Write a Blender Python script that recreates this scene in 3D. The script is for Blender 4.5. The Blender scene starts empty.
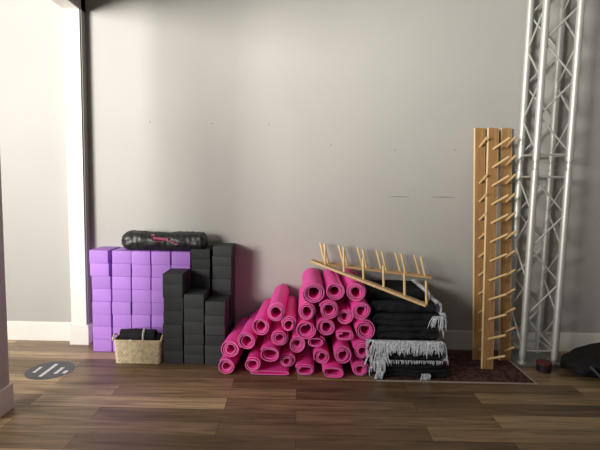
import bpy, bmesh, math, random
from mathutils import Vector, Matrix, noise
C = bpy.context.scene.collection
PI = math.pi
rnd = random.Random(7)

# ------------------------------------------------------------------ camera
F = 451.0
CAMZ = 1.42
pitch, roll = math.radians(5.32), math.radians(1.2)
fw = Vector((0, math.cos(pitch), -math.sin(pitch)))
up0 = Vector((0, math.sin(pitch), math.cos(pitch)))
rt0 = Vector((1, 0, 0))
rt = rt0*math.cos(roll) + up0*math.sin(roll)
up = up0*math.cos(roll) - rt0*math.sin(roll)
def at(px, py, Y):
    """point of the place that stands at depth Y"""
    d = fw*F + rt*(px-300) - up*(py-225)
    d = d*(Y/d.y)
    return Vector((d.x, Y, CAMZ+d.z))
cam = bpy.data.cameras.new('camera')
cam.sensor_width = 36; cam.lens = F/600*36
co = bpy.data.objects.new('camera', cam); C.objects.link(co)
M = Matrix((rt, up, -fw)).transposed().to_4x4()
M.translation = (0, 0, CAMZ)
co.matrix_world = M
bpy.context.scene.camera = co

# ------------------------------------------------------------------ helpers
def smooth_by(o, ang=0.6):
    for p in o.data.polygons: p.use_smooth = True
    try: o.data.set_sharp_from_angle(angle=ang)
    except Exception: pass
class MB:
    def __init__(s): s.v = []; s.f = []
    def add(s, vs, fs):
        n = len(s.v); s.v += [tuple(v) for v in vs]; s.f += [tuple(i+n for i in f) for f in fs]
    def box(s, x0, y0, z0, x1, y1, z1, bev=0.0, m=None):
        bm = bmesh.new(); bmesh.ops.create_cube(bm, size=1)
        for v in bm.verts:
            v.co = Vector(((x0+x1)/2+v.co.x*(x1-x0), (y0+y1)/2+v.co.y*(y1-y0), (z0+z1)/2+v.co.z*(z1-z0)))
        if bev: bmesh.ops.bevel(bm, geom=bm.edges[:], offset=bev, segments=2, affect='EDGES', profile=.7)
        if m: bmesh.ops.transform(bm, matrix=m, verts=bm.verts[:])
        bm.verts.index_update()
        s.add([v.co for v in bm.verts], [[v.index for v in f.verts] for f in bm.faces]); bm.free(); return s
    def tube(s, pts, r, n=10, caps=True):
        pts = [Vector(p) for p in pts]
        rs = r if isinstance(r, (list, tuple)) else [r]*len(pts)
        vs = []; fs = []
        ref = None
        for i, p in enumerate(pts):
            a = pts[max(0, i-1)]; b = pts[min(len(pts)-1, i+1)]
            t = (b-a).normalized()
            if ref is None:
                ref = Vector((0, 0, 1)) if abs(t.z) < .9 else Vector((1, 0, 0))
            u = (ref - t*ref.dot(t)).normalized(); ref = u
            w = t.cross(u)
            for k in range(n):
                an = 2*PI*k/n
                vs.append(p+(u*math.cos(an)+w*math.sin(an))*rs[i])
        for i in range(len(pts)-1):
            for k in range(n):
                fs.append((i*n+k, i*n+(k+1) % n, (i+1)*n+(k+1) % n, (i+1)*n+k))
        if caps:
            fs.append(tuple(range(n))[::-1]); fs.append(tuple((len(pts)-1)*n+k for k in range(n)))
        s.add(vs, fs); return s
    def lathe(s, prof, n=24, c=(0, 0, 0)):
        vs = []; fs = []
        for r, z in prof:
            for k in range(n):
                a = 2*PI*k/n; vs.append((c[0]+r*math.cos(a), c[1]+r*math.sin(a), c[2]+z))
        m = len(prof)
        for i in range(m-1):
            for k in range(n): fs.append((i*n+k, i*n+(k+1) % n, (i+1)*n+(k+1) % n, (i+1)*n+k))
        fs.append(tuple(range(n))[::-1]); fs.append(tuple((m-1)*n+k for k in range(n)))
        s.add(vs, fs); return s
    def build(s, name, mat, parent=None, smooth=None):
        me = bpy.data.meshes.new(name); me.from_pydata(s.v, [], s.f); me.update()
        bm = bmesh.new(); bm.from_mesh(me); bmesh.ops.recalc_face_normals(bm, faces=bm.faces[:]); bm.to_mesh(me); bm.free()
        o = bpy.data.objects.new(name, me); C.objects.link(o)
        if mat: me.materials.append(mat)
        if parent: o.parent = parent
        if smooth: smooth_by(o, smooth)
        return o
def empty(name, loc, rz=0):
    o = bpy.data.objects.new(name, None); C.objects.link(o); o.location = loc; o.rotation_euler = (0, 0, rz); o.empty_display_size = .1
    return o
def tag(o, label=None, cat=None, group=None, kind=None):
    if label: o['label'] = label
    if cat: o['category'] = cat
    if group: o['group'] = group
    if kind: o['kind'] = kind
    return o

# ------------------------------------------------------------------ materials
def mat(name, col, rough=.6, metal=0., var=0., vscale=8., bump=0., bscale=60., stretch=(1, 1, 1), spec=.5, sheen=0., perobj=0.):
    m = bpy.data.materials.new(name); m.use_nodes = True
    nt = m.node_tree; N = nt.nodes; L = nt.links
    b = N['Principled BSDF']
    b.inputs['Roughness'].default_value = rough; b.inputs['Metallic'].default_value = metal
    b.inputs['Specular IOR Level'].default_value = spec
    if sheen: b.inputs['Sheen Weight'].default_value = sheen
    tc = N.new('ShaderNodeTexCoord'); mp = N.new('ShaderNodeMapping'); mp.inputs['Scale'].default_value = stretch
    L.new(tc.outputs['Object'], mp.inputs['Vector'])
    nz = N.new('ShaderNodeTexNoise'); nz.inputs['Scale'].default_value = vscale; nz.inputs['Detail'].default_value = 5
    L.new(mp.outputs['Vector'], nz.inputs['Vector'])
    rp = N.new('ShaderNodeValToRGB')
    c0 = [max(0, c*(1-var)) for c in col]; c1 = [min(1, c*(1+var)) for c in col]
    rp.color_ramp.elements[0].position = .3; rp.color_ramp.elements[1].position = .7
    rp.color_ramp.elements[0].color = (*c0, 1); rp.color_ramp.elements[1].color = (*c1, 1)
    L.new(nz.outputs['Fac'], rp.inputs['Fac'])
    if perobj:
        oi = N.new('ShaderNodeObjectInfo'); mr = N.new('ShaderNodeMapRange')
        mr.inputs[3].default_value = 1-perobj; mr.inputs[4].default_value = 1+perobj
        L.new(oi.outputs['Random'], mr.inputs[0])
        vm = N.new('ShaderNodeVectorMath'); vm.operation = 'SCALE'
        L.new(rp.outputs['Color'], vm.inputs[0]); L.new(mr.outputs[0], vm.inputs['Scale']); L.new(vm.outputs[0], b.inputs['Base Color'])
    else: L.new(rp.outputs['Color'], b.inputs['Base Color'])
    if bump:
        n2 = N.new('ShaderNodeTexNoise'); n2.inputs['Scale'].default_value = bscale; n2.inputs['Detail'].default_value = 4
        L.new(mp.outputs['Vector'], n2.inputs['Vector'])
        bp = N.new('ShaderNodeBump'); bp.inputs['Strength'].default_value = bump; bp.inputs['Distance'].default_value = .01
        L.new(n2.outputs['Fac'], bp.inputs['Height']); L.new(bp.outputs['Normal'], b.inputs['Normal'])
    return m

def floor_mat():
    m = bpy.data.materials.new('wood_planks'); m.use_nodes = True
    nt = m.node_tree; N = nt.nodes; L = nt.links; b = N['Principled BSDF']
    tc = N.new('ShaderNodeTexCoord')
    br = N.new('ShaderNodeTexBrick'); br.offset = .37; br.offset_frequency = 2
    br.inputs['Scale'].default_value = 1.0; br.inputs['Brick Width'].default_value = 1.22; br.inputs['Row Height'].default_value = .15
    br.inputs['Mortar Size'].default_value = .0014; br.inputs['Mortar Smooth'].default_value = .1
    br.inputs['Color1'].default_value = (0, 0, 0, 1); br.inputs['Color2'].default_value = (1, 1, 1, 1); br.inputs['Mortar'].default_value = (.5, .5, .5, 1)
    L.new(tc.outputs['Object'], br.inputs['Vector'])
    rp = N.new('ShaderNodeValToRGB'); e = rp.color_ramp.elements
    e[0].color = (.17, .115, .063, 1); e[1].color = (.52, .385, .225, 1)
    k = e.new(.35); k.color = (.26, .178, .10, 1); k = e.new(.7); k.color = (.36, .255, .145, 1)
    L.new(br.outputs['Color'], rp.inputs['Fac'])
    # per plank shift of the grain
    sep = N.new('ShaderNodeVectorMath'); sep.operation = 'MULTIPLY'; sep.inputs[1].default_value = (9, 5, 3)
    L.new(br.outputs['Color'], sep.inputs[0])
    ad = N.new('ShaderNodeVectorMath'); ad.operation = 'ADD'
    L.new(tc.outputs['Object'], ad.inputs[0]); L.new(sep.outputs[0], ad.inputs[1])
    mp = N.new('ShaderNodeMapping'); mp.inputs['Scale'].default_value = (1.1, 15, 1)
    L.new(ad.outputs[0], mp.inputs['Vector'])
    gr = N.new('ShaderNodeTexNoise'); gr.inputs['Scale'].default_value = 1.6; gr.inputs['Detail'].default_value = 7; gr.inputs['Roughness'].default_value = .62
    gr.inputs['Distortion'].default_value = .9
    L.new(mp.outputs['Vector'], gr.inputs['Vector'])
    r2 = N.new('ShaderNodeValToRGB'); r2.color_ramp.elements[0].position = .36; r2.color_ramp.elements[0].color = (.42, .40, .40, 1)
    r2.color_ramp.elements[1].position = .66; r2.color_ramp.elements[1].color = (1.25, 1.2, 1.15, 1)
    L.new(gr.outputs['Fac'], r2.inputs['Fac'])
    mx = N.new('ShaderNodeMix'); mx.data_type = 'RGBA'; mx.blend_type = 'MULTIPLY'; mx.inputs['Factor'].default_value = .85
    L.new(rp.outputs['Color'], mx.inputs[6]); L.new(r2.outputs['Color'], mx.inputs[7])
    m2 = N.new('ShaderNodeMix'); m2.data_type = 'RGBA'; m2.inputs[7].default_value = (.05, .03, .02, 1)
    L.new(br.outputs['Fac'], m2.inputs['Factor']); L.new(mx.outputs[2], m2.inputs[6])
    L.new(m2.outputs[2], b.inputs['Base Color'])
    b.inputs['Roughness'].default_value = .38; b.inputs['Specular IOR Level'].default_value = .32
    bp = N.new('ShaderNodeBump'); bp.inputs['Strength'].default_value = .12; bp.inputs['Distance'].default_value = .004
    L.new(gr.outputs['Fac'], bp.inputs['Height']); L.new(bp.outputs['Normal'], b.inputs['Normal'])
    return m

def basket_mat():
    m = mat('seagrass', (.72, .60, .40), .8, var=.25, vscale=40)
    nt = m.node_tree; N = nt.nodes; L = nt.links; b = N['Principled BSDF']
    tc = N.new('ShaderNodeTexCoord')
    nz = N.new('ShaderNodeTexNoise'); nz.inputs['Scale'].default_value = 70; L.new(tc.outputs['Object'], nz.inputs['Vector'])
    bp = N.new('ShaderNodeBump'); bp.inputs['Strength'].default_value = .5; bp.inputs['Distance'].default_value = .004
    L.new(nz.outputs['Fac'], bp.inputs['Height']); L.new(bp.outputs['Normal'], b.inputs['Normal'])
    return m

def rug_mat():
    m = bpy.data.materials.new('rug_weave'); m.use_nodes = True
    nt = m.node_tree; N = nt.nodes; L = nt.links; b = N['Principled BSDF']; b.inputs['Roughness'].default_value = .95
    tc = N.new('ShaderNodeTexCoord')
    vo = N.new('ShaderNodeTexVoronoi'); vo.inputs['Scale'].default_value = 26; vo.distance = 'MANHATTAN'
    L.new(tc.outputs['Object'], vo.inputs['Vector'])
    rp = N.new('ShaderNodeValToRGB'); e = rp.color_ramp.elements; rp.color_ramp.interpolation = 'CONSTANT'
    e[0].color = (.025, .016, .016, 1); e[1].position = .32; e[1].color = (.12, .022, .02, 1)
    k = e.new(.55); k.color = (.06, .016, .016, 1); k = e.new(.8); k.color = (.15, .07, .06, 1)
    L.new(vo.outputs['Distance'], rp.inputs['Fac'])
    nz = N.new('ShaderNodeTexNoise'); nz.inputs['Scale'].default_value = 30; L.new(tc.outputs['Object'], nz.inputs['Vector'])
    mx = N.new('ShaderNodeMix'); mx.data_type = 'RGBA'; mx.blend_type = 'MULTIPLY'; mx.inputs['Factor'].default_value = .7
    L.new(rp.outputs['Color'], mx.inputs[6]); L.new(nz.outputs['Fac'], mx.inputs[7]); L.new(mx.outputs[2], b.inputs['Base Color'])
    return m

def wall_mat(name, col):
    return mat(name, col, .75, var=.03, vscale=1.3, bump=.15, bscale=180, spec=.25)

m_floor = floor_mat()
m_wall = wall_mat('wall_paint', (.43, .42, .40))
m_white = mat('white_trim_paint', (.80, .78, .74), .45, var=.02)
m_greytrim = mat('grey_trim_paint', (.58, .54, .51), .5, var=.03)
m_part = wall_mat('partition_paint', (.30, .29, .275))
m_ceil = mat('ceiling_paint', (.55, .53, .50), .9)
m_purple = mat('purple_foam', (.45, .215, .72), .62, perobj=.08, var=.06, vscale=9, bump=.12, bscale=120)
m_black = mat('charcoal_foam', (.024, .028, .030), .68, perobj=.25, var=.12, vscale=9, bump=.12, bscale=120)
m_pink = mat('pink_mat_rubber', (.90, .075, .43), .55, perobj=.08, var=.06, vscale=14, bump=.15, bscale=150, spec=.4)
m_pinkedge = mat('pink_cut_edge', (.90, .19, .52), .6, perobj=.08, var=.05, vscale=14)
m_wood = mat('pine', (.42, .23, .09), .5, var=.25, vscale=4, stretch=(14, 14, 1), bump=.05, bscale=20)
m_woodl = mat('pine_light', (.52, .34, .155), .5, var=.18, vscale=5, stretch=(1, 12, 12))
m_edge = mat('pale_lit_edge_wood', (.80, .62, .36), .45, var=.08, vscale=5)  # plywood edge tone, brightened to stand in for light from the left
m_dowel = mat('dowel_wood', (.68, .48, .24), .45, var=.1, vscale=12)
m_alu = mat('aluminium', (.62, .63, .60), .5, metal=.55, var=.05, vscale=10)
m_steel = mat('steel_plate', (.30, .31, .31), .45, metal=.5, var=.12, vscale=8)
m_nylon = mat('black_nylon', (.011, .013, .014), .45, var=.25, vscale=12, bump=.3, bscale=40, spec=.6)
m_logo = mat('pink_print', (.75, .15, .30), .6)
m_basket = basket_mat()
m_strap = mat('black_webbing', (.008, .007, .011), .8, var=.2, bump=.3, bscale=200)
m_whitecloth = mat('white_cloth', (.75, .72, .70), .8, var=.08)
m_pinkcloth = mat('pale_pink_cloth', (.70, .42, .45), .8, var=.08)
m_blanket = mat('black_wool', (.018, .019, .023), .95, var=.35, vscale=30, bump=.5, bscale=150, stretch=(1, 4, 4), spec=.15)
m_fringe = mat('grey_white_fringe', (.62, .65, .72), .9, var=.4, vscale=70)
m_rug = rug_mat()
m_rugb = mat('rug_border', (.40, .34, .30), .95, var=.15, vscale=60)
m_decal = mat('decal_grey', (.085, .092, .105), .5, var=.06)
m_decalw = mat('decal_white', (.80, .80, .80), .5)
m_blackplast = mat('black_plastic', (.012, .012, .014), .4, var=.1)
m_redlid = mat('dark_red_lid', (.12, .018, .016), .5, var=.1)
m_bluestrap = mat('blue_grey_webbing', (.06, .08, .10), .7)
m_panel = mat('dark_panel', (.015, .010, .014), .4)
m_hole = mat('screw_hole_dark', (.10, .09, .08), .8)

# ------------------------------------------------------------------ room
DW = 3.85            # wall behind everything
XP0, XP1 = -1.94, -1.80   # partition thickness
def struct(mb, name, m, label=None, smooth=None):
    o = mb.build(name, m, None, smooth); o['kind'] = 'structure'
    if label: o['label'] = label
    return o
struct(MB().box(-6, -4, -.1, 4.2, DW+.15, 0), 'floor', m_floor, 'brown wood plank floor')
wb = struct(MB().box(-6, DW, 0, 4.2, DW+.15, 3.45), 'wall_back', m_wall, 'plain grey painted wall behind the yoga props')
struct(MB().box(-6, -4, 3.45, 4.2, DW+.15, 3.6), 'ceiling', m_ceil)
struct(MB().box(3.3, -4, 0, 3.45, DW, 3.45), 'wall_right', m_part)
struct(MB().box(-3.9, -.6, 0, -1.3, -.45, 1.62, .01), 'wall_shade_blocker', m_part, 'added low half wall, unseen, that shades the lower right')  # added blocker out of view, keeps key light off the lower right
BB = at(45, 322, DW-.015).z
def baseboard(x0, x1, name):
    mb = MB(); mb.box(x0, DW-.015, 0, x1, DW, BB-.012, .0015); mb.box(x0, DW-.010, BB-.012, x1, DW, BB, .0012)
    return struct(mb, name, m_white, 'white painted baseboard')
baseboard(-6, XP0-.005, 'baseboard_left'); baseboard(XP1+.005, 3.3, 'baseboard_back')
# white stub of the cased opening and the beam above it
YS = DW-.085
hb = at(76, 9, YS).z
mb = MB(); mb.box(XP0, YS, 0, XP1-.012, DW, hb); 
struct(mb, 'trim_1', m_white, 'white end face of the wall stub at the cased opening')
mb = MB(); mb.box(XP1-.012, YS+.012, 0, XP1, DW, 3.45)
struct(mb, 'wall_stub', m_part, 'grey side of the narrow wall stub')
mb = MB(); mb.box(XP0-.012, YS-.014, 0, XP1+.010, DW, BB+.005, .002)
struct(mb, 'baseboard_stub', m_white, 'white plinth around the foot of the wall stub')
struct(MB().box(XP0, 1.2, hb, XP1-.012, DW, hb+.012), 'trim_2', m_white, 'white underside of the beam over the opening')
struct(MB().box(XP0, 1.2, hb+.012, XP1-.012, DW, 3.45), 'wall_beam_left', m_part)
struct(MB().box(XP1-.012, 1.2, hb, XP1, DW, 3.45), 'wall_beam', m_part, 'dark grey beam running forward above the cased opening')
# near jamb at the left edge
yj = 2.665
struct(MB().box(XP1-.08, 2.52, 0, XP1-.02, yj, hb), 'wall_jamb', m_part)
struct(MB().box(XP1-.02, yj-.10, 0, XP1+.037, yj, hb, .003), 'trim_3', m_greytrim, 'grey casing board of the near jamb at the left edge')
struct(MB().box(XP1-.08, 2.50, 0, XP1+.052, yj+.012, .155, .004), 'baseboard_jamb', m_white, 'painted plinth at the foot of the near jamb')
p = MB().box(XP1-.019, 2.50, .18, XP1+.045, yj-.105, 2.0, .003).build('wall_panel', m_panel)
tag(p, 'dark framed panel at the far left edge of the view beside the grey casing', 'panel')

# screw holes and scuffs on the wall
for px, py in ((150, 122), (212, 123.5), (269, 124.7), (331, 145), (395, 150), (455, 150)):
    q = at(px, py, DW)
    a = MB().tube([(q.x, DW-.002, q.z), (q.x, DW+.0005, q.z)], .0045, 10).build('screw_hole', m_hole, wb)
for (x0, x1, py) in ((389, 410, 196.5), (431, 455, 197)):
    a, b = at(x0, py, DW), at(x1, py+.4, DW)
    mb = MB(); n = 9
    pts = [a.lerp(b, i/n)+Vector((0, -.0004, .0015*math.sin(i*2.3))) for i in range(n+1)]
    mb.tube(pts, [.0007+.0012*math.sin(PI*i/n) for i in range(n+1)], 6).build('scuff_mark', m_hole, wb)

# floor decal -------------------------------------------------------------
c = at(51, 370, 3.225); cz = 0.0
dec = MB().lathe([(.165, 0), (.165, .0012)], 48).build('floor_decal', m_decal)
dec.location = (c.x-.005, 3.225, 0.0002)
tag(dec, 'round dark grey floor sticker with white lettering in the doorway at left', 'floor sticker')
def dash(cx, cy, ln, w):
    mb = MB()
    k = 6 if ln > .12 else 3
    for i in range(k):       # rows of small block letters read along the depth of the floor
        y0 = cy-ln/2+i*ln/k
        mb.box(cx-w/2, y0, .0012, cx+w/2, y0+ln/k*(.84 if i < k-1 else 1), .0018)
        if i < k-1: mb.box(cx-w*.1, y0+ln/k*.8, .0012, cx+w*.3, y0+ln/k, .0017)
    mb.build('lettering', m_decalw, dec)
for cx, cy, ln, w in ((-.095, .0, .10, .022), (-.012, .0, .225, .026), (.068, -.005, .115, .026), (.125, -.028, .05, .026)):
    dash(cx, cy, ln, w)

# ------------------------------------------------------------------ yoga blocks
BW, BD = .1510, .2285
def block_mesh(h, m, nm):
    o = MB().box(-BW/2, -BD/2, 0, BW/2, BD/2, h-.0008, .0045).build(nm, m, None, .5); me = o.data
    bpy.data.objects.remove(o); return me
H4, H3 = .1054, .0790
meshes = {('p', 4): block_mesh(H4, m_purple, 'yoga_block'), ('k', 4): block_mesh(H4, m_black, 'yoga_block'), ('k', 3): block_mesh(H3, m_black, 'yoga_block')}
ordn = ['topmost', 'second from the top', 'third from the top', 'fourth from the top', 'fifth from the top', 'sixth from the top', 'seventh from the top', 'eighth from the top', 'bottom']
def column(px, Yf, seq, colr, where, group, offs=None, rots=None):
    """seq from the floor up"""
    x = at(px, 300, Yf).x; z = 0.0003
    n = len(seq)
    for i, h in enumerate(seq):
        o = bpy.data.objects.new('yoga_block', meshes[(colr, h)]); C.objects.link(o)
        dx = (rnd.random()-.5)*.004; dy = (rnd.random()-.5)*.010; rz = (rnd.random()-.5)*.03
        if offs and i in offs: dx += offs[i]
        o.location = (x+dx, Yf+BD/2+dy, z); o.rotation_euler = (0, 0, rz)
        z += H4 if h == 4 else H3
        k = n-1-i
        pos = 'bottom' if i == 0 else ordn[k]
        tag(o, '%s foam yoga block, %s in the %s' % ('purple' if colr == 'p' else 'black', pos, where), 'yoga block', group)
    return z
g = 'purple yoga blocks in the wall of blocks'
DB1, DB2 = 3.61, 3.382
topz = column(101.7, DB1, [4]*8, 'p', 'leftmost column', g, {7: -.018, 6: -.016, 5: -.004})
column(121.7, DB1, [4]*8, 'p', 'second column from left', g, {7: .002})
column(141.2, DB1, [4]*8, 'p', 'third column from left', g)
column(160.9, DB1, [4]*8, 'p', 'fourth column from left', g)
column(180.6, DB1, [4]*8, 'p', 'fifth, rightmost purple column', g)
g = 'black yoga blocks stacked at the back'
column(200.6, DB1, [4]*6+[3]*3, 'k', 'back black column beside purple blocks', g)
z7 = column(221.5, DB1, [4]*7+[3]*2, 'k', 'back rightmost black column', g)
g = 'black yoga blocks stacked in front'
column(172.8, DB2, [4]*6+[3], 'k', 'tallest front black stack', g)
column(193.6, DB2, [3, 3, 3, 4, 4, 4], 'k', 'middle front black stack', g)
column(214.8, DB2, [3]*5+[4], 'k', 'shortest front black stack', g)

# black roll bag on top ----------------------------------------------------
def bag():
    xl, xr = at(121.5, 238, 3.68).x, at(207, 238, 3.68).x
    R = .083; L = xr-xl; z0 = topz+.002
    root = empty('mat_bag', ((xl+xr)/2, 3.70, z0))
    nu, nv = 90, 40; vs = []; fs = []
    for i in range(nu+1):
        t = i/nu; x = (t-.5)*L
        # end shaping
        e = min(t, 1-t)*L
        endr = .045 if t > .5 else .085
        s = math.sqrt(max(0, 1-(1-min(1, e/endr))**2)) if e < endr else 1
        if t < .5: s = max(.0, s)**.9
        s = max(s, .02)
        cx = 1+.05*math.sin(t*9)
        for k in range(nv):
            a = 2*PI*k/nv
            d = Vector((x*6, math.cos(a)*1.3, math.sin(a)*1.3))
            n1 = noise.noise(d*1.5)*.10 + noise.noise(Vector((x*40, math.cos(a)*2.5+3, math.sin(a)*2.5)))*.05
            if t < .25: n1 += .06*math.sin(a*9+t*20)*(1-t*4)
            if t > .85: n1 += .04*math.sin(a*8)*((t-.85)/.15)
            r = R*s*cx*(1+n1)
            y, z = r*math.cos(a)*1.04, r*math.sin(a)*.97
            z = max(z, -R*.86) + R*.86
            vs.append((x, y, z))
    for i in range(nu):
        for k in range(nv): fs.append((i*nv+k, i*nv+(k+1) % nv, (i+1)*nv+(k+1) % nv, (i+1)*nv+k))
    fs.append(tuple(range(nv))[::-1]); fs.append(tuple(nu*nv+k for k in range(nv)))
    mb = MB(); mb.add(vs, fs); b = mb.build('fabric_body', m_nylon, root, 1.2)
    # print: pink script on the front
    mb = MB()
    def fp(u, v):     # u metres along, v height angle
        a = PI*1.5 - PI/2 - v    # front is -y
        r = R*1.10
        return Vector((u, -r*math.cos(v)*1.04, r*math.sin(v)*.97+R*.86))
    pts = []
    for i in range(60):
        t = i/59
        pts.append(fp(-.07+.125*t, .42-.12*t+.12*math.sin(i*1.05)))
    mb.tube(pts, .0022, 5)
    pts = [fp(.06+.075*i/24, .12-.20*(i/24)**2*1.6+.09*math.sin(i*.62)) for i in range(25)]
    mb.tube(pts, .003, 5)
    pts = [fp(-.065+.09*i/24, .12+.05*math.sin(i*1.1)) for i in range(25)]
    mb.tube(pts, .0013, 5)
    pts = [fp(-.075+.012*math.cos(i), .72+.06*math.sin(i)) for i in range(7)]
    mb.tube(pts, .0022, 5)
    mb.build('script_print', m_logo, root)
    # drawcord at the gathered end
    mb = MB(); pts = []
    for i in range(20):
        a = 2*PI*i/19
        pts.append((-L/2+.012, .022*math.cos(a), R*.86+.022*math.sin(a)))
    mb.tube(pts, .003, 6)
    mb.build('drawcord', m_strap, root)
    tag(root, 'black nylon yoga mat bag with pink script lying on top of the purple blocks', 'mat bag')
bag()

# ------------------------------------------------------------------ basket
def basket():
    YF = 3.365
    a, b = at(112.5, 340, YF), at(161.5, 340, YF)
    W = b.x-a.x; Hh = a.z; Dp = .185
    root = empty('wicker_basket', ((a.x+b.x)/2-.002, YF+Dp/2, .0005))
    def ring(z, grow):
        w = W/2-.006+grow; d = Dp/2-.008+grow; r = .03; pts = []
        for (cx, cy, a0) in ((w-r, d-r, 0), (-(w-r), d-r, PI/2), (-(w-r), -(d-r), PI), (w-r, -(d-r), 1.5*PI)):
            for k in range(5):
                an = a0+k*PI/8
                pts.append(Vector((cx+r*math.cos(an), cy+r*math.sin(an), z)))
        out = []
        n = len(pts)
        for i in range(n):
            p, q = pts[i], pts[(i+1) % n]; l = (q-p).length; m = max(1, int(l/.0065))
            for k in range(m): out.append(p.lerp(q, k/m))
        return out
    rows = 12; base = ring(0, 0); n = len(base)
    vs = []; fs = []; sub = 3
    R = rows*sub
    for i in range(R+1):
        z = Hh*.97*i/R
        taper = -.006+.010*(i/R)
        rg = ring(z, taper); n = len(rg)
        if i == 0: n0 = n
        rg = [rg[int(k*len(rg)/n0) % len(rg)] for k in range(n0)] if len(rg) != n0 else rg
        row = i//sub
        for k, p in enumerate(rg):
            a_ = rg[k-1]; b_ = rg[(k+1) % n0]
            t = (b_-a_).normalized() if (b_-a_).length > 1e-6 else Vector((1, 0, 0))
            nr = Vector((t.y, -t.x, 0))
            w = .0042*math.sin(2*PI*k/4+PI*row)*abs(math.sin(PI*(i % sub)/sub+.5))
            vs.append(p+nr*w+Vector((0, 0, .001*math.sin(k*1.7+row))))
    for i in range(R):
        for k in range(n0): fs.append((i*n0+k, i*n0+(k+1) % n0, (i+1)*n0+(k+1) % n0, (i+1)*n0+k))
    fs.append(tuple(range(n0))[::-1])
    mb = MB(); mb.add(vs, fs); body = mb.build('woven_body', m_basket, root, 1.0)
    mod = body.modifiers.new('s', 'SOLIDIFY'); mod.thickness = .005; mod.offset = -1
    rim = ring(Hh*.975, .003); rim.append(rim[0])
    mb = MB(); mb.tube(rim, .0055, 7, False); mb.build('rim', m_basket, root, 1.5)
    for s in (-1, 1):
        pts = []
        for i in range(15):
            t = i/14*PI
            pts.append((s*(W/2-.004+.003*math.sin(t)), .045*math.cos(t)-.045, Hh*.97+.034*math.sin(t)))
        mb = MB(); mb.tube(pts, .006, 7); mb.build('handle', m_basket, root, 1.5)
    tag(root, 'rectangular woven seagrass basket on the floor in front of the purple blocks', 'basket')
    return root.location.copy(), W, Hh, Dp
bl, bwid, bh, bdp = basket()
def strap_roll(dx, dy, dz, r, w, az, tilt, label, band=None):
    """rolled webbing strap"""
    root = empty('rolled_strap', (bl.x+dx, bl.y+dy, bh+dz)); root.rotation_euler = (tilt, 0, az)
    vs = []; fs = []; n = 120; t = .003
    for i in range(n+1):
        th = i/n*2*PI*6; rr = .008+(r-.008)*i/n
        for off in (-t/2, t/2):
            for y in (-w/2, w/2):
                yy = y+.004*math.sin(th*.31)
                vs.append((yy, (rr+off)*math.cos(th), (rr+off)*math.sin(th)))
    for i in range(n):
        a = i*4; b = a+4
        for (p, q) in ((0, 1), (1, 3), (3, 2), (2, 0)): fs.append((a+p, a+q, b+q, b+p))
    fs += [(0, 1, 3, 2), (n*4, n*4+2, n*4+3, n*4+1)]
    mb = MB(); mb.add(vs, fs); mb.build('webbing', m_strap, root, .8)
    if band:
        mb = MB(); x0 = band[1]
        pts = [(x0, (r+.003)*math.cos(k*PI/12), (r+.003)*math.sin(k*PI/12)) for k in range(band[2], band[3])]
        mb.tube(pts, [.0085]*len(pts), 6); mb.build('paper_band', band[0], root, 1)
    tag(root, label, 'strap', 'rolled straps in the basket')
strap_roll(-.112, .0, .006, .058, .085, .2, .3, 'black rolled strap at the left end of the basket')
strap_roll(-.018, -.010, .010, .060, .095, -.08, .8, 'black rolled strap in the basket with a white band on its left side', (m_whitecloth, -.040, 10, 17))
strap_roll(.080, -.01, .008, .058, .080, .1, .4, 'black rolled strap right of centre with a white end band', (m_whitecloth, -.045, 4, 15))
strap_roll(.140, .0, -.008, .044, .032, .05, .4, 'small black rolled strap at the right end of the basket')
mb = MB(); pts = [(bl.x-.155+.03*i/8, bl.y-.02+.006*math.sin(i), bh+.002+.030*math.sin(i/8*PI*.6)) for i in range(9)]
mb.tube(pts, [.004+.009*math.sin(PI*(i+.5)/9) for i in range(9)], 9)
o = mb.build('folded_cloth', m_pinkcloth, None, 1.2); tag(o, 'pale pink cloth tucked in the left corner of the basket', 'cloth')

# ------------------------------------------------------------------ pink mats
YM = 3.215; ML = .60
def roll_mesh(name, R, hole, flat, gap, a0, seed, L=ML, t=.0085, squash=1.0):
    """stadium spiral: flat = half length of the straight part"""
    rg = random.Random(seed)
    pitch_ = t+gap; rin = R*min(.5, hole*1.12)
    turns = max(1.2, (R-rin-t/2)/pitch_); n = int(turns*26)
    cl = []
    for i in range(n+1):
        u = i/n; th = -2*PI*turns*(1-u)+a0
        rr = rin+(R-t/2-rin)*u
        rr *= 1+.035*math.sin(2*th+seed)+.03*math.sin(th*1.37+seed*2)*(gap > .003)
        x = rr*math.cos(th)+flat*math.tanh(2.6*math.cos(th)); z = rr*math.sin(th)*squash
        cl.append(Vector((x, 0, z)))
    vs = []; fs = []
    rot = rg.random()*6
    for i, p in enumerate(cl):
        q0 = cl[max(0, i-1)]; q1 = cl[min(n, i+1)]; tt = (q1-q0)
        tt = tt.normalized() if tt.length > 1e-7 else Vector((1, 0, 0)); nr = Vector((tt.z, 0, -tt.x))
        tel = .010*math.sin(i/n*4+rot)-.006*rg.random()*0
        for off in (-t/2, t/2):
            for j, y in enumerate((0, .012, L*.5, L)):
                w = 1 if j < 3 else 1
                e = p+nr*(off*(.75 if j in (0,) else 1))
                vs.append((e.x, y+tel, e.z))
    for i in range(n):
        a = i*8; b = a+8
        for k in range(3):
            fs.append((a+k, a+k+1, b+k+1, b+k)); fs.append((a+4+k+1, a+4+k, b+4+k, b+4+k+1))
        fs.append((a, b, b+4, a+4)); fs.append((a+3, a+7, b+7, b+3))
    for a in (0, n*8):
        for k in range(3): fs.append((a+k, a+k+1, a+4+k+1, a+4+k))
    mb = MB(); mb.add(vs, fs)
    o = mb.build(name, m_pink, None, .7)
    o.data.materials.append(m_pinkedge)
    for p in o.data.polygons:
        if abs(p.normal.y) > .85: p.material_index = 1
    return o
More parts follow.
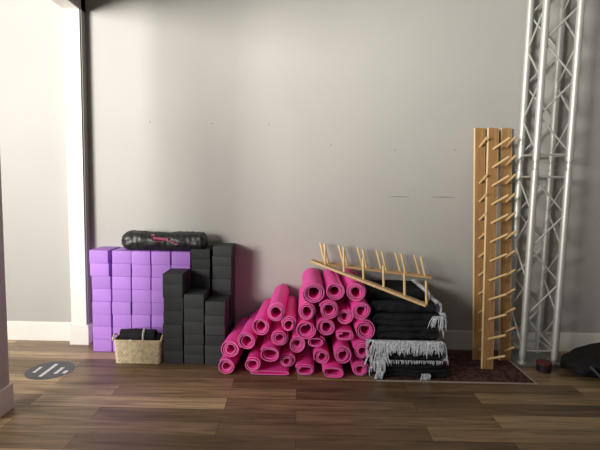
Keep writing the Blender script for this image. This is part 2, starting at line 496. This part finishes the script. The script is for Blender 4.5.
# px, py, radius px, hole, half flat px, gap, start angle, yaw, label
MATS = [
 (226.0, 366.0, 8.8, .36, 0, .0012, 2.4, -.03, 'pink rolled mat lowest on the left, at the floor beside the black blocks'),
 (231.0, 349.0, 9.3, .36, 0, .002, 3.9, -.06, 'pink rolled mat at the left edge of the pile, second up from the floor'),
 (246.0, 341.5, 9.6, .40, 0, .003, 4.0, -.05, 'pink rolled mat third up along the left slope of the pile'),
 (260.3, 326.0, 9.0, .44, 0, .0012, .8, -.05, 'pink rolled mat fourth up along the left slope of the pile'),
 (276.0, 310.5, 10.0, .46, 0, .001, 1.5, .0, 'pink rolled mat standing out on top of the left slope, below the bare wall'),
 (288.8, 323.5, 8.2, .42, 0, .0015, 3.0, .05, 'pink rolled mat just below and right of the left slope peak'),
 (313.5, 291.5, 11.3, .42, 0, .003, 4.4, .02, 'large pink rolled mat, leftmost of the three on top of the pile'),
 (335.0, 289.0, 9.4, .42, 0, .001, 1.0, .05, 'pink rolled mat, middle of the three on top of the pile'),
 (356.4, 290.5, 10.2, .40, 0, .0025, .6, .06, 'pink rolled mat, rightmost of the three on top of the pile under the peg rails'),
 (306.6, 310.6, 9.3, .44, 0, .001, 2.2, .02, 'pink rolled mat directly under the leftmost top mat'),
 (329.0, 308.7, 9.8, .36, .6, .0035, 2.8, .0, 'pink rolled mat with a loose outer wrap under the middle top mat'),
 (361.3, 309.0, 9.6, .36, .3, .0025, .3, .05, 'pink rolled mat directly under the rightmost top mat'),
 (345.4, 317.0, 8.4, .34, 0, .001, 1.2, .0, 'shaded pink rolled mat set back in the gap below the top mats'),
 (305.6, 328.8, 9.7, .46, .3, .002, .2, .0, 'pink rolled mat with a wide hole at mid height, third from top at left centre'),
 (326.3, 326.8, 9.3, .42, 0, .001, 3.4, .0, 'pink rolled mat with a round hole in the very middle of the pile'),
 (364.8, 329.5, 10.6, .34, 0, .0048, 1.9, .04, 'pink rolled mat with a small tight core in a loose wrap at the right edge'),
 (279.0, 337.8, 8.4, .30, 1.0, .0040, .4, .0, 'loosely rolled pink mat with a gap beside its core, left part of the pile'),
 (297.3, 345.0, 8.8, .30, 0, .001, 2.2, .0, 'shaded pink rolled mat in the left centre, two above the floor'),
 (316.0, 342.6, 6.0, .36, 3.2, .0038, 1.2, .0, 'crushed loosely wound pink mat below the middle of the pile'),
 (344.3, 335.4, 6.4, .34, 3.2, .0026, 2.6, .0, 'flattened pink mat with an oval hole right of the middle'),
 (269.8, 353.2, 8.3, .46, 1.8, .0022, 2.6, -.02, 'wide oval pink rolled mat near the lower left of the pile'),
 (321.6, 357.2, 8.2, .34, .4, .001, 3.6, .0, 'pink rolled mat with a heart-like small hole, second row above the floor'),
 (341.9, 353.5, 9.6, .40, 0, .002, 2.0, -.02, 'pink rolled mat sticking out furthest, low on the right of centre'),
 (362.4, 350.3, 9.3, .34, .3, .002, 2.9, .03, 'shaded pink rolled mat at the right edge beside the white fringe'),
 (252.6, 364.0, 7.4, .38, 1.2, .0022, 2.2, -.04, 'oval pink rolled mat low on the left, second from the left corner'),
 (286.8, 361.6, 7.8, .30, .4, .001, 1.2, .0, 'dark shaded pink rolled mat above the flat folded mat'),
 (305.0, 369.6, 6.4, .36, 3.6, .0022, 2.8, .0, 'flattened pink mat lying on the floor, left of the bottom centre'),
 (333.0, 370.4, 6.2, .36, 4.6, .0024, 3.0, -.04, 'flattened pink mat on the floor in the bottom centre, nearest to the viewer'),
 (360.0, 368.8, 8.0, .30, 1.2, .001, 1.4, .03, 'shaded pink rolled mat at the right end of the bottom row'),
 (269.5, 373.6, 2.2, .30, 18.0, .0005, 3.1, .0, 'pink mat folded flat on the floor at the lower left of the pile'),
]
K = YM/F*1.035
recs = []
for (px, py, r, hole, fl, gap, a0, yaw, lab) in MATS:
    q = at(px, py, YM)
    recs.append([q.x, q.z-.012*max(0, (345-py)/50), r*K, fl*K])
# settle the pile: push apart, keep on the floor
for it in range(400):
    for i in range(len(recs)):
        for j in range(i+1, len(recs)):
            A, B = recs[i], recs[j]
            # closest points of the two straight cores
            a0, a1 = A[0]-A[3], A[0]+A[3]; b0, b1 = B[0]-B[3], B[0]+B[3]
            gapx = max(b0-a1, a0-b1, 0)
            sgn = 1 if B[0] >= A[0] else -1
            dz = B[1]-A[1]; d = math.hypot(gapx, dz); need = (A[2]+B[2])*.955+.001
            if d < need:
                if d < 1e-6: d = 1e-6
                push = (need-d)*.25
                ux, uz = sgn*gapx/d, dz/d
                wa = .5
                A[0] -= ux*push; A[1] -= uz*push; B[0] += ux*push; B[1] += uz*push
    for A in recs:
        if A[1] < A[2]+.001: A[1] = A[2]+.001
for i, (px, py, r, hole, fl, gap, a0, yaw, lab) in enumerate(MATS):
    x, z, R, FL = recs[i]
    yoff = {22: -.03, 27: -.045, 12: .035, 0: -.005, 17: .02, 25: .02, 7: .0, 20: -.02, 26: -.01}.get(i, (rnd.random()-.5)*.02)
    o = roll_mesh('yoga_mat', R, hole, FL, gap+.0022, a0, i+1, t=.0072 if r > 5 else .006, L=min(ML, 3.825-YM-yoff-.012))
    o.location = (x, YM+yoff, z)
    o.rotation_euler.z = {0: -.07, 1: -.07, 2: -.055, 3: -.04, 24: -.05, 20: -.03, 4: -.02, 29: -.01}.get(i, 0)
    tag(o, lab, 'yoga mat', 'pink rolled yoga mats in the pile')

# ------------------------------------------------------------------ blankets
BX0, BX1 = at(374, 360, 3.2).x, at(448, 375, 3.2).x
def blanket(x0, x1, yf, yb, z0, z1, folds, seed, label, fringe=(), lean=0.):
    root = empty('folded_blanket', ((x0+x1)/2, (yf+yb)/2, z0))
    W = x1-x0; D = yb-yf; Hh = z1-z0-.002
    prof = []
    hl = Hh/folds
    for k in range(folds):          # front bulges from the bottom up
        for i in range(6):
            a = -PI/2+PI*(i+.5)/6
            prof.append((-D/2-hl*.45*math.cos(a)+hl*.45, hl*(k+.5)+hl/2*math.sin(a)))
    nb = 7
    for i in range(1, nb): prof.append((-D/2+D*i/nb, Hh))
    for k in range(folds-1, -1, -1):
        for i in range(5):
            a = PI/2-PI*(i+.5)/5
            prof.append((D/2+hl*.45*math.cos(a)-hl*.45, hl*(k+.5)+hl/2*math.sin(a)))
    for i in range(nb-1, 0, -1): prof.append((-D/2+D*i/nb, 0))
    n = len(prof); nx = 26; vs = []; fs = []
    def pt(u, y, z):
        x = (u-.5)*W
        e = min(u, 1-u)*W; s = math.sqrt(max(0, 1-(1-min(1, e/.02))**2)) if e < .02 else 1
        s = .35+.65*s
        zz = Hh/2+(z-Hh/2)*s
        nz = noise.noise(Vector((x*5+seed*3.1, y*5, seed)))
        n2 = noise.noise(Vector((x*14, z*30, seed*7)))
        yy = y+(nz*.030+n2*.016 if y < 0 else 0)
        zz += .012*noise.noise(Vector((x*7, y*3, seed+5)))*(1 if 0 < z < Hh*.98 else .25)
        return (x+.008*noise.noise(Vector((z*40, y*6, seed))), yy, max(0, min(Hh, zz)))
    for i in range(nx+1):
        for (y, z) in prof: vs.append(pt(i/nx, y, z))
    for i in range(nx):
        for k in range(n): fs.append((i*n+k, i*n+(k+1) % n, (i+1)*n+(k+1) % n, (i+1)*n+k))
    fs.append(tuple(range(n))[::-1]); fs.append(tuple(nx*n+k for k in range(n)))
    mb = MB(); mb.add(vs, fs); mb.build('blanket_fabric', m_blanket, root, 1.0)
    rg = random.Random(seed*13)
    for (side, u0, u1, cnt, ln, zf) in fringe:
        mb = MB()
        for i in range(cnt):
            u = u0+(u1-u0)*(i+.5)/cnt+rg.uniform(-.4, .4)/cnt*(u1-u0)
            cl = noise.noise(Vector((u*cnt*.22, seed, 1)))
            l = ln*(rg.uniform(.6, 1.05)+.6*cl); sw = rg.uniform(-.3, .3)+1.1*noise.noise(Vector((u*cnt*.3, seed, 9)))
            pts = []
            m_ = 6
            for k in range(m_):
                t = k/(m_-1)
                if side == 'f':
                    p = Vector(((u-.5)*W+sw*l*t, -D/2+.012-min(.04, .055*math.sin(t*PI*.7))-.006*rg.random(), zf*Hh-l*t*t*.97+.012*math.sin(t*PI)))
                elif side == 'r':
                    p = Vector((W/2-.008+.045*math.sin(t*PI*.6)+.008*rg.random(), -D/2+.02+u*D+sw*l*t, zf*Hh-l*t*t*.95+.012*math.sin(t*PI)))
                else:
                    p = Vector((-W/2+.008-.045*math.sin(t*PI*.6)-.008*rg.random(), -D/2+.02+u*D+sw*l*t, zf*Hh-l*t*t*.95+.012*math.sin(t*PI)))
                p.z = max(p.z, .004-z0)
                pts.append(p)
            mb.tube(pts, [.0028, .0040, .0036, .0030, .0036, .0014], 5)
        f = mb.build('fringe', m_fringe, root, 1.5); f['label'] = 'grey-white knotted fringe'
    g_ = 'folded black blankets in the stack'
    tag(root, label, 'blanket', g_)
    return root
def bx(px, Y): return at(px, 330, Y).x
def bz(py, Y): return at(405, py, Y).z
zz = [.0075, .075, .140, .205, .290, .385, .475, .555, .625]
blanket(bx(377, 3.2), bx(452, 3.2), 3.20, 3.76, zz[0], zz[1], 2, 1, 'black folded blanket at the very bottom of the stack, on the rug', [('f', .62, .73, 14, .045, .5), ('l', .0, .12, 14, .07, 1.0), ('f', 0, .13, 22, .06, .8)])
blanket(bx(375, 3.2), bx(446, 3.2), 3.21, 3.77, zz[1], zz[2], 2, 2, 'black folded blanket second from the bottom, with frayed grey ends at right', [('r', .0, .15, 14, .05, .9), ('f', .2, .98, 34, .016, .95), ('f', -.02, .14, 30, .09, 1.0)])
blanket(bx(377, 3.2), bx(444, 3.2), 3.21, 3.76, zz[2], zz[3], 2, 3, 'black folded blanket third from the bottom, just under the white fringe', [('l', .0, .2, 20, .11, 1.0), ('r', -.02, .15, 18, .09, 1.0), ('f', -.03, .16, 50, .10, 1.0)])
blanket(bx(373, 3.2), bx(440, 3.2), 3.20, 3.76, zz[3], zz[4], 2, 4, 'black folded blanket with a thick white fringe hanging across its front', [('f', -.01, 1.02, 230, .092, 1.0), ('l', -.03, .25, 30, .13, .9)])
blanket(bx(377, 3.2), bx(440, 3.2), 3.225, 3.77, zz[4], zz[5], 2, 5, 'black folded blanket directly above the fringed one', [('r', .0, .12, 10, .08, .9)])
blanket(bx(374, 3.2), bx(443, 3.2), 3.235, 3.76, zz[5], zz[6], 2, 6, 'black folded blanket third from the top with fringe tufts at its right corner', [('r', -.03, .4, 60, .12, 1.0), ('f', .88, 1.02, 24, .08, .9)])
blanket(bx(371, 3.25), bx(436, 3.25), 3.26, 3.76, zz[6], zz[7], 1, 7, 'black folded blanket second from the top of the stack', [('r', -.02, .6, 50, .09, 1.0)])
blanket(bx(368, 3.3), bx(425, 3.3), 3.33, 3.77, zz[7], zz[8], 1, 8, 'topmost black folded blanket under the wooden peg rails', [('r', .0, .95, 60, .085, 1.0)])

# ------------------------------------------------------------------ rug
rgx0, rgx1 = at(376, 382, 3.17).x, at(537, 384, 3.17).x
rug = MB().box(rgx0, 3.16, .0, rgx1-.02, 3.80, .0055, .001)
r_ = rug.build('rug', m_rug); tag(r_, 'thin dark red patterned rug under the blankets and wooden rails', 'rug')
mb = MB(); mb.box(rgx0, 3.155, .0, rgx1, 3.167, .0062); mb.box(rgx1-.013, 3.167, 0, rgx1, 3.80, .0062)
mb.build('border', m_rugb, r_)

# ------------------------------------------------------------------ peg rails
def basis(a, b, face):
    """z along rail from a to b, y = outward face normal"""
    zc = (b-a).normalized(); yc = (face-zc*face.dot(zc)).normalized(); xc = yc.cross(zc)
    m = Matrix((xc, yc, zc)).transposed().to_4x4(); m.translation = a; return m
def rail(a, b, face, npegs, first, step, plen, ptilt, label, group, w=.085, t=.022, yaw=0, wood=m_wood, skip=()):
    m = basis(a, b, face)
    L = (b-a).length
    root = empty('peg_rail', a); root.matrix_world = m
    mb = MB(); mb.box(-w/2, -t, 0, w/2, 0, L, .0015); mb.build('board', wood, root)
    if L > 1.5:
        for sx in (-1, 1):
            e = MB().box(sx*(w/2+.0012)-.0012, -t, 0, sx*(w/2+.0012)+.0012, 0, L, .0006).build('lit_edge_strip', m_edge, root); e['label'] = 'pale plywood edge, brightened as if lit from the side'
    for i in range(npegs):
        if i in skip: continue
        z = first+i*step
        mb = MB(); q0 = Vector((0, -.008, z)); q1 = Vector((ptilt[0]*plen, plen, z+ptilt[1]*plen))
        mb.tube([q0, q0.lerp(q1, .5), q1.lerp(q0, .03), q1], [.0095, .0095, .0095, .0075], 10)
        mb.build('peg', m_dowel, root, .8)
    tag(root, label, 'peg rail', group)
    return root
g = 'tall wooden peg rails leaning against the wall'
# board centre points bottom / top
def vrail(pxb, pyb, Yb, pxt, pyt, Yt, yaw, label, tilt=(0, .50), plen=.125, w=.085, skip=()):
    b = at(pxb, pyb, Yb); b.z = .0075; t_ = at(pxt, pyt, Yt)
    face = Vector((math.sin(yaw), -math.cos(yaw), 0))
    return rail(b, t_, face, 12, .075, .153, plen, tilt, label, g, w=w, skip=skip)
vrail(478.7, 361, 3.58, 480.2, 128, 3.825, .12, 'tall light wooden peg rail leaning on the wall, left one of the three', plen=.11, skip=(10,))
vrail(487.6, 370, 3.395, 493.8, 128, 3.78, .12, 'tall light wooden peg rail in the middle, its foot furthest from the wall', plen=.16, tilt=(-.28, .36))
vrail(505.2, 361, 3.58, 507.0, 128, 3.825, .12, 'tall light wooden peg rail leaning on the wall, right one nearest the metal truss')
g = 'short wooden peg rails lying on the mats and blankets'
UPV = Vector((0, 0, 1))
a, b = at(311, 259.5, 3.72), at(432, 275.5, 3.66)
rail(a, b, Vector((-.05, .22, 1)), 6, .118, .157, .15, (0, -.40), 'short wooden peg rail lying furthest back against the wall on the blankets', g, w=.07, t=.018, wood=m_woodl)
a, b = at(314, 261.5, 3.63), at(431, 276.5, 3.575)
rail(a, b, Vector((0, .12, 1)), 6, .118, .157, .15, (0, -.36), 'short wooden peg rail lying just in front of the rearmost one', g, w=.07, t=.018, wood=m_woodl)
a, b = at(312, 259.5, 3.44), at(427, 304, 3.06)
rail(a, b, Vector((.05, .05, 1)), 6, .118, .158, .15, (0, -.36), 'short wooden peg rail slanting down in front over the edge of the blankets', g, w=.07, t=.018, wood=m_woodl)

# ------------------------------------------------------------------ truss
def truss():
    xB = at(522, 362, 3.535).x; xD = at(554, 362, 3.535).x
    yF, yB = 3.535, 3.785
    root = empty('truss_tower', ((xB+xD)/2, (yF+yB)/2, 0))
    hx, hy = (xD-xB)/2, (yB-yF)/2
    MB().box(-hx-.050, -hy-.050, .0008, hx+.055, hy+.055-.01, .010, .002).build('base_plate', m_steel, root)
    r = .0268
    zs = at(545, 177, 3.6).z; zt = at(545, 155, 3.6).z
    corners = {'B': (-hx, -hy), 'D': (hx, -hy), 'A': (-hx, hy), 'C': (hx, hy)}
    z0 = .045
    lo, hi = z0+.03, (zs+zt)/2-.045
    lo2, hi2 = (zs+zt)/2+.045, 3.42
    for (x, y) in corners.values():
        MB().tube([(x, y, lo), (x, y, hi)], r, 20).build('chord', m_alu, root, .6)
        MB().tube([(x, y, lo2), (x, y, hi2)], r, 20).build('chord', m_alu, root, .6)
        # conical couplers
        mz = (zs+zt)/2
        MB().lathe([(.016, -.047), (.0235, -.046), (.0235, -.034), (.019, -.030), (.0215, 0), (.019, .030), (.0235, .034), (.0235, .046), (.016, .047)], 18, (x, y, mz)).build('coupler', m_alu, root, .5)
        for dz in (-.026, .026):
            s = 1 if x > 0 else -1
            MB().tube([(x-s*.022, y-.006, mz+dz), (x+s*.038, y-.006, mz+dz)], [.0055, .004], 8).build('pin', m_alu, root, .6)
        MB().lathe([(.034, .010), (.034, .018), (.022, .020), (.022, .040), (.0245, .042), (.0245, .076), (.016, .077)], 18, (x, y, 0)).build('foot_spigot', m_alu, root, .5)
    br = .0082
    def bar(p, q): MB().tube([p, q], br, 8).build('brace', m_alu, root, .8)
    sides = [('A', 'B'), ('B', 'D'), ('D', 'C'), ('C', 'A')]
    for si, (p, q) in enumerate(sides):
        P, Q = corners[p], corners[q]
        for (za, zb, n) in ((lo+.055, hi-.05, 5), (lo2+.05, 3.36, 7)):
            pass
        # horizontals
        for z in (lo+.035, zs-.0, zt+.0):
            bar((P[0], P[1], z), (Q[0], Q[1], z))
        for (za, zb, step, flip) in ((lo+.045, zs-.015, .255, True), (zt+.015, 3.36, .275, True)):
            n = max(1, round((zb-za)/step)); st = (zb-za)/n
            for k in range(n):
                a_, b_ = (P, Q) if (k % 2 == 0) != flip else (Q, P)
                bar((a_[0], a_[1], za+k*st), (b_[0], b_[1], za+(k+1)*st))
    tag(root, 'tall square silver aluminium box truss tower standing at the right', 'truss')
truss()

# small round tin in front of the truss
q = at(545, 372, 3.38)
root = empty('round_tin', (q.x, 3.40, 0))
MB().lathe([(.050, .0005), (.054, .004), (.054, .055), (.052, .058)], 36).build('can', m_blackplast, root, .5)
MB().lathe([(.055, .058), (.0565, .060), (.0565, .076), (.053, .079), (.046, .078)], 36).build('lid', m_redlid, root, .5)['label'] = 'dark red lid'
tag(root, 'small round black tin with a dark red lid on the floor before the truss', 'tin')

# black bag at the right edge
def heap():
    root = empty('duffel_bag', (2.44, 3.37, 0))
    nu, nv = 72, 34; vs = []; fs = []
    W, D, Hh = .36, .19, .22
    for j in range(nv+1):
        ph = (j/nv)*PI
        for i in range(nu):
            a = 2*PI*i/nu
            cx, cy, cz = math.cos(a)*math.sin(ph), math.sin(a)*math.sin(ph), math.cos(ph)
            def se(v, e): return math.copysign(abs(v)**e, v)
            x, y, z = W*se(cx, .75), D*se(cy, .75), Hh/2*se(cz, .7)
            d = Vector((x*5, y*5, z*8))
            s = 1+.16*noise.noise(d)+.07*noise.noise(d*3.1+Vector((3, 1, 0)))
            x *= s; y *= s
            tz = 1-.45*max(0, (-x-.02)/W)**1.0      # slumps lower towards its left end
            z = (z*s+Hh/2)*tz+.012*noise.noise(Vector((x*14, y*14, 2)))
            vs.append((x, y, max(.001, z)))
    for j in range(nv):
        for i in range(nu): fs.append((j*nu+i, j*nu+(i+1) % nu, (j+1)*nu+(i+1) % nu, (j+1)*nu+i))
    mb = MB(); mb.add(vs, fs); mb.build('fabric_body', m_nylon2, root, 1.2)
    mb = MB(); pts = []
    for i in range(14):
        t = i/13
        pts.append((-.30+.10*t, -.185-.05*math.sin(PI*t), .13-.125*t))
    mb.tube(pts, .009, 6); mb.build('strap', m_bluestrap, root, 1)['label'] = 'blue-grey webbing strap'
    mb = MB(); pts = [(-.16+.35*i/20, -.10+.05*math.sin(i*.5), .205+.05*math.sin(PI*i/20)) for i in range(21)]
    mb.tube(pts, .008, 6); mb.build('carry_handle', m_strap, root, 1)
    mb = MB(); mb.box(-.012, -.225, .10, .012, -.205, .125, .003); mb.build('buckle', m_alu, root)
    tag(root, 'soft black bag slumped on the floor at the right edge by the baseboard', 'bag')
m_nylon2 = mat('black_canvas', (.010, .010, .012), .75, var=.2, vscale=12, bump=.3, bscale=40, spec=.3)
heap()

# ------------------------------------------------------------------ light
def area(name, loc, target, sx, sy, power, col, spread=180):
    l = bpy.data.lights.new(name, 'AREA'); l.shape = 'RECTANGLE'; l.size = sx; l.size_y = sy; l.energy = power; l.color = col
    l.spread = math.radians(spread)
    o = bpy.data.objects.new(name, l); C.objects.link(o); o.location = loc
    d = Vector(target)-Vector(loc); o.rotation_euler = d.to_track_quat('-Z', 'Y').to_euler()
    return o
area('window_light_left', (-5.6, -2.6, 2.2), (-.45, 3.85, 2.65), 2.8, 2.4, 178, (1.0, .97, .90), 66)
area('window_light_side_room', (-5.0, .7, 2.7), (-2.2, 3.5, .3), 1.8, 1.8, 28, (1.0, .92, .87), 120)
w = bpy.data.worlds.new('world'); bpy.context.scene.world = w; w.use_nodes = True
bg = w.node_tree.nodes['Background']; bg.inputs[0].default_value = (.93, .90, 1, 1); bg.inputs[1].default_value = .125
sc = bpy.context.scene
sc.view_settings.view_transform = 'Standard'; sc.view_settings.look = 'None'; sc.view_settings.gamma = 1
sc.view_settings.exposure = .19
sc.view_settings.use_curve_mapping = False
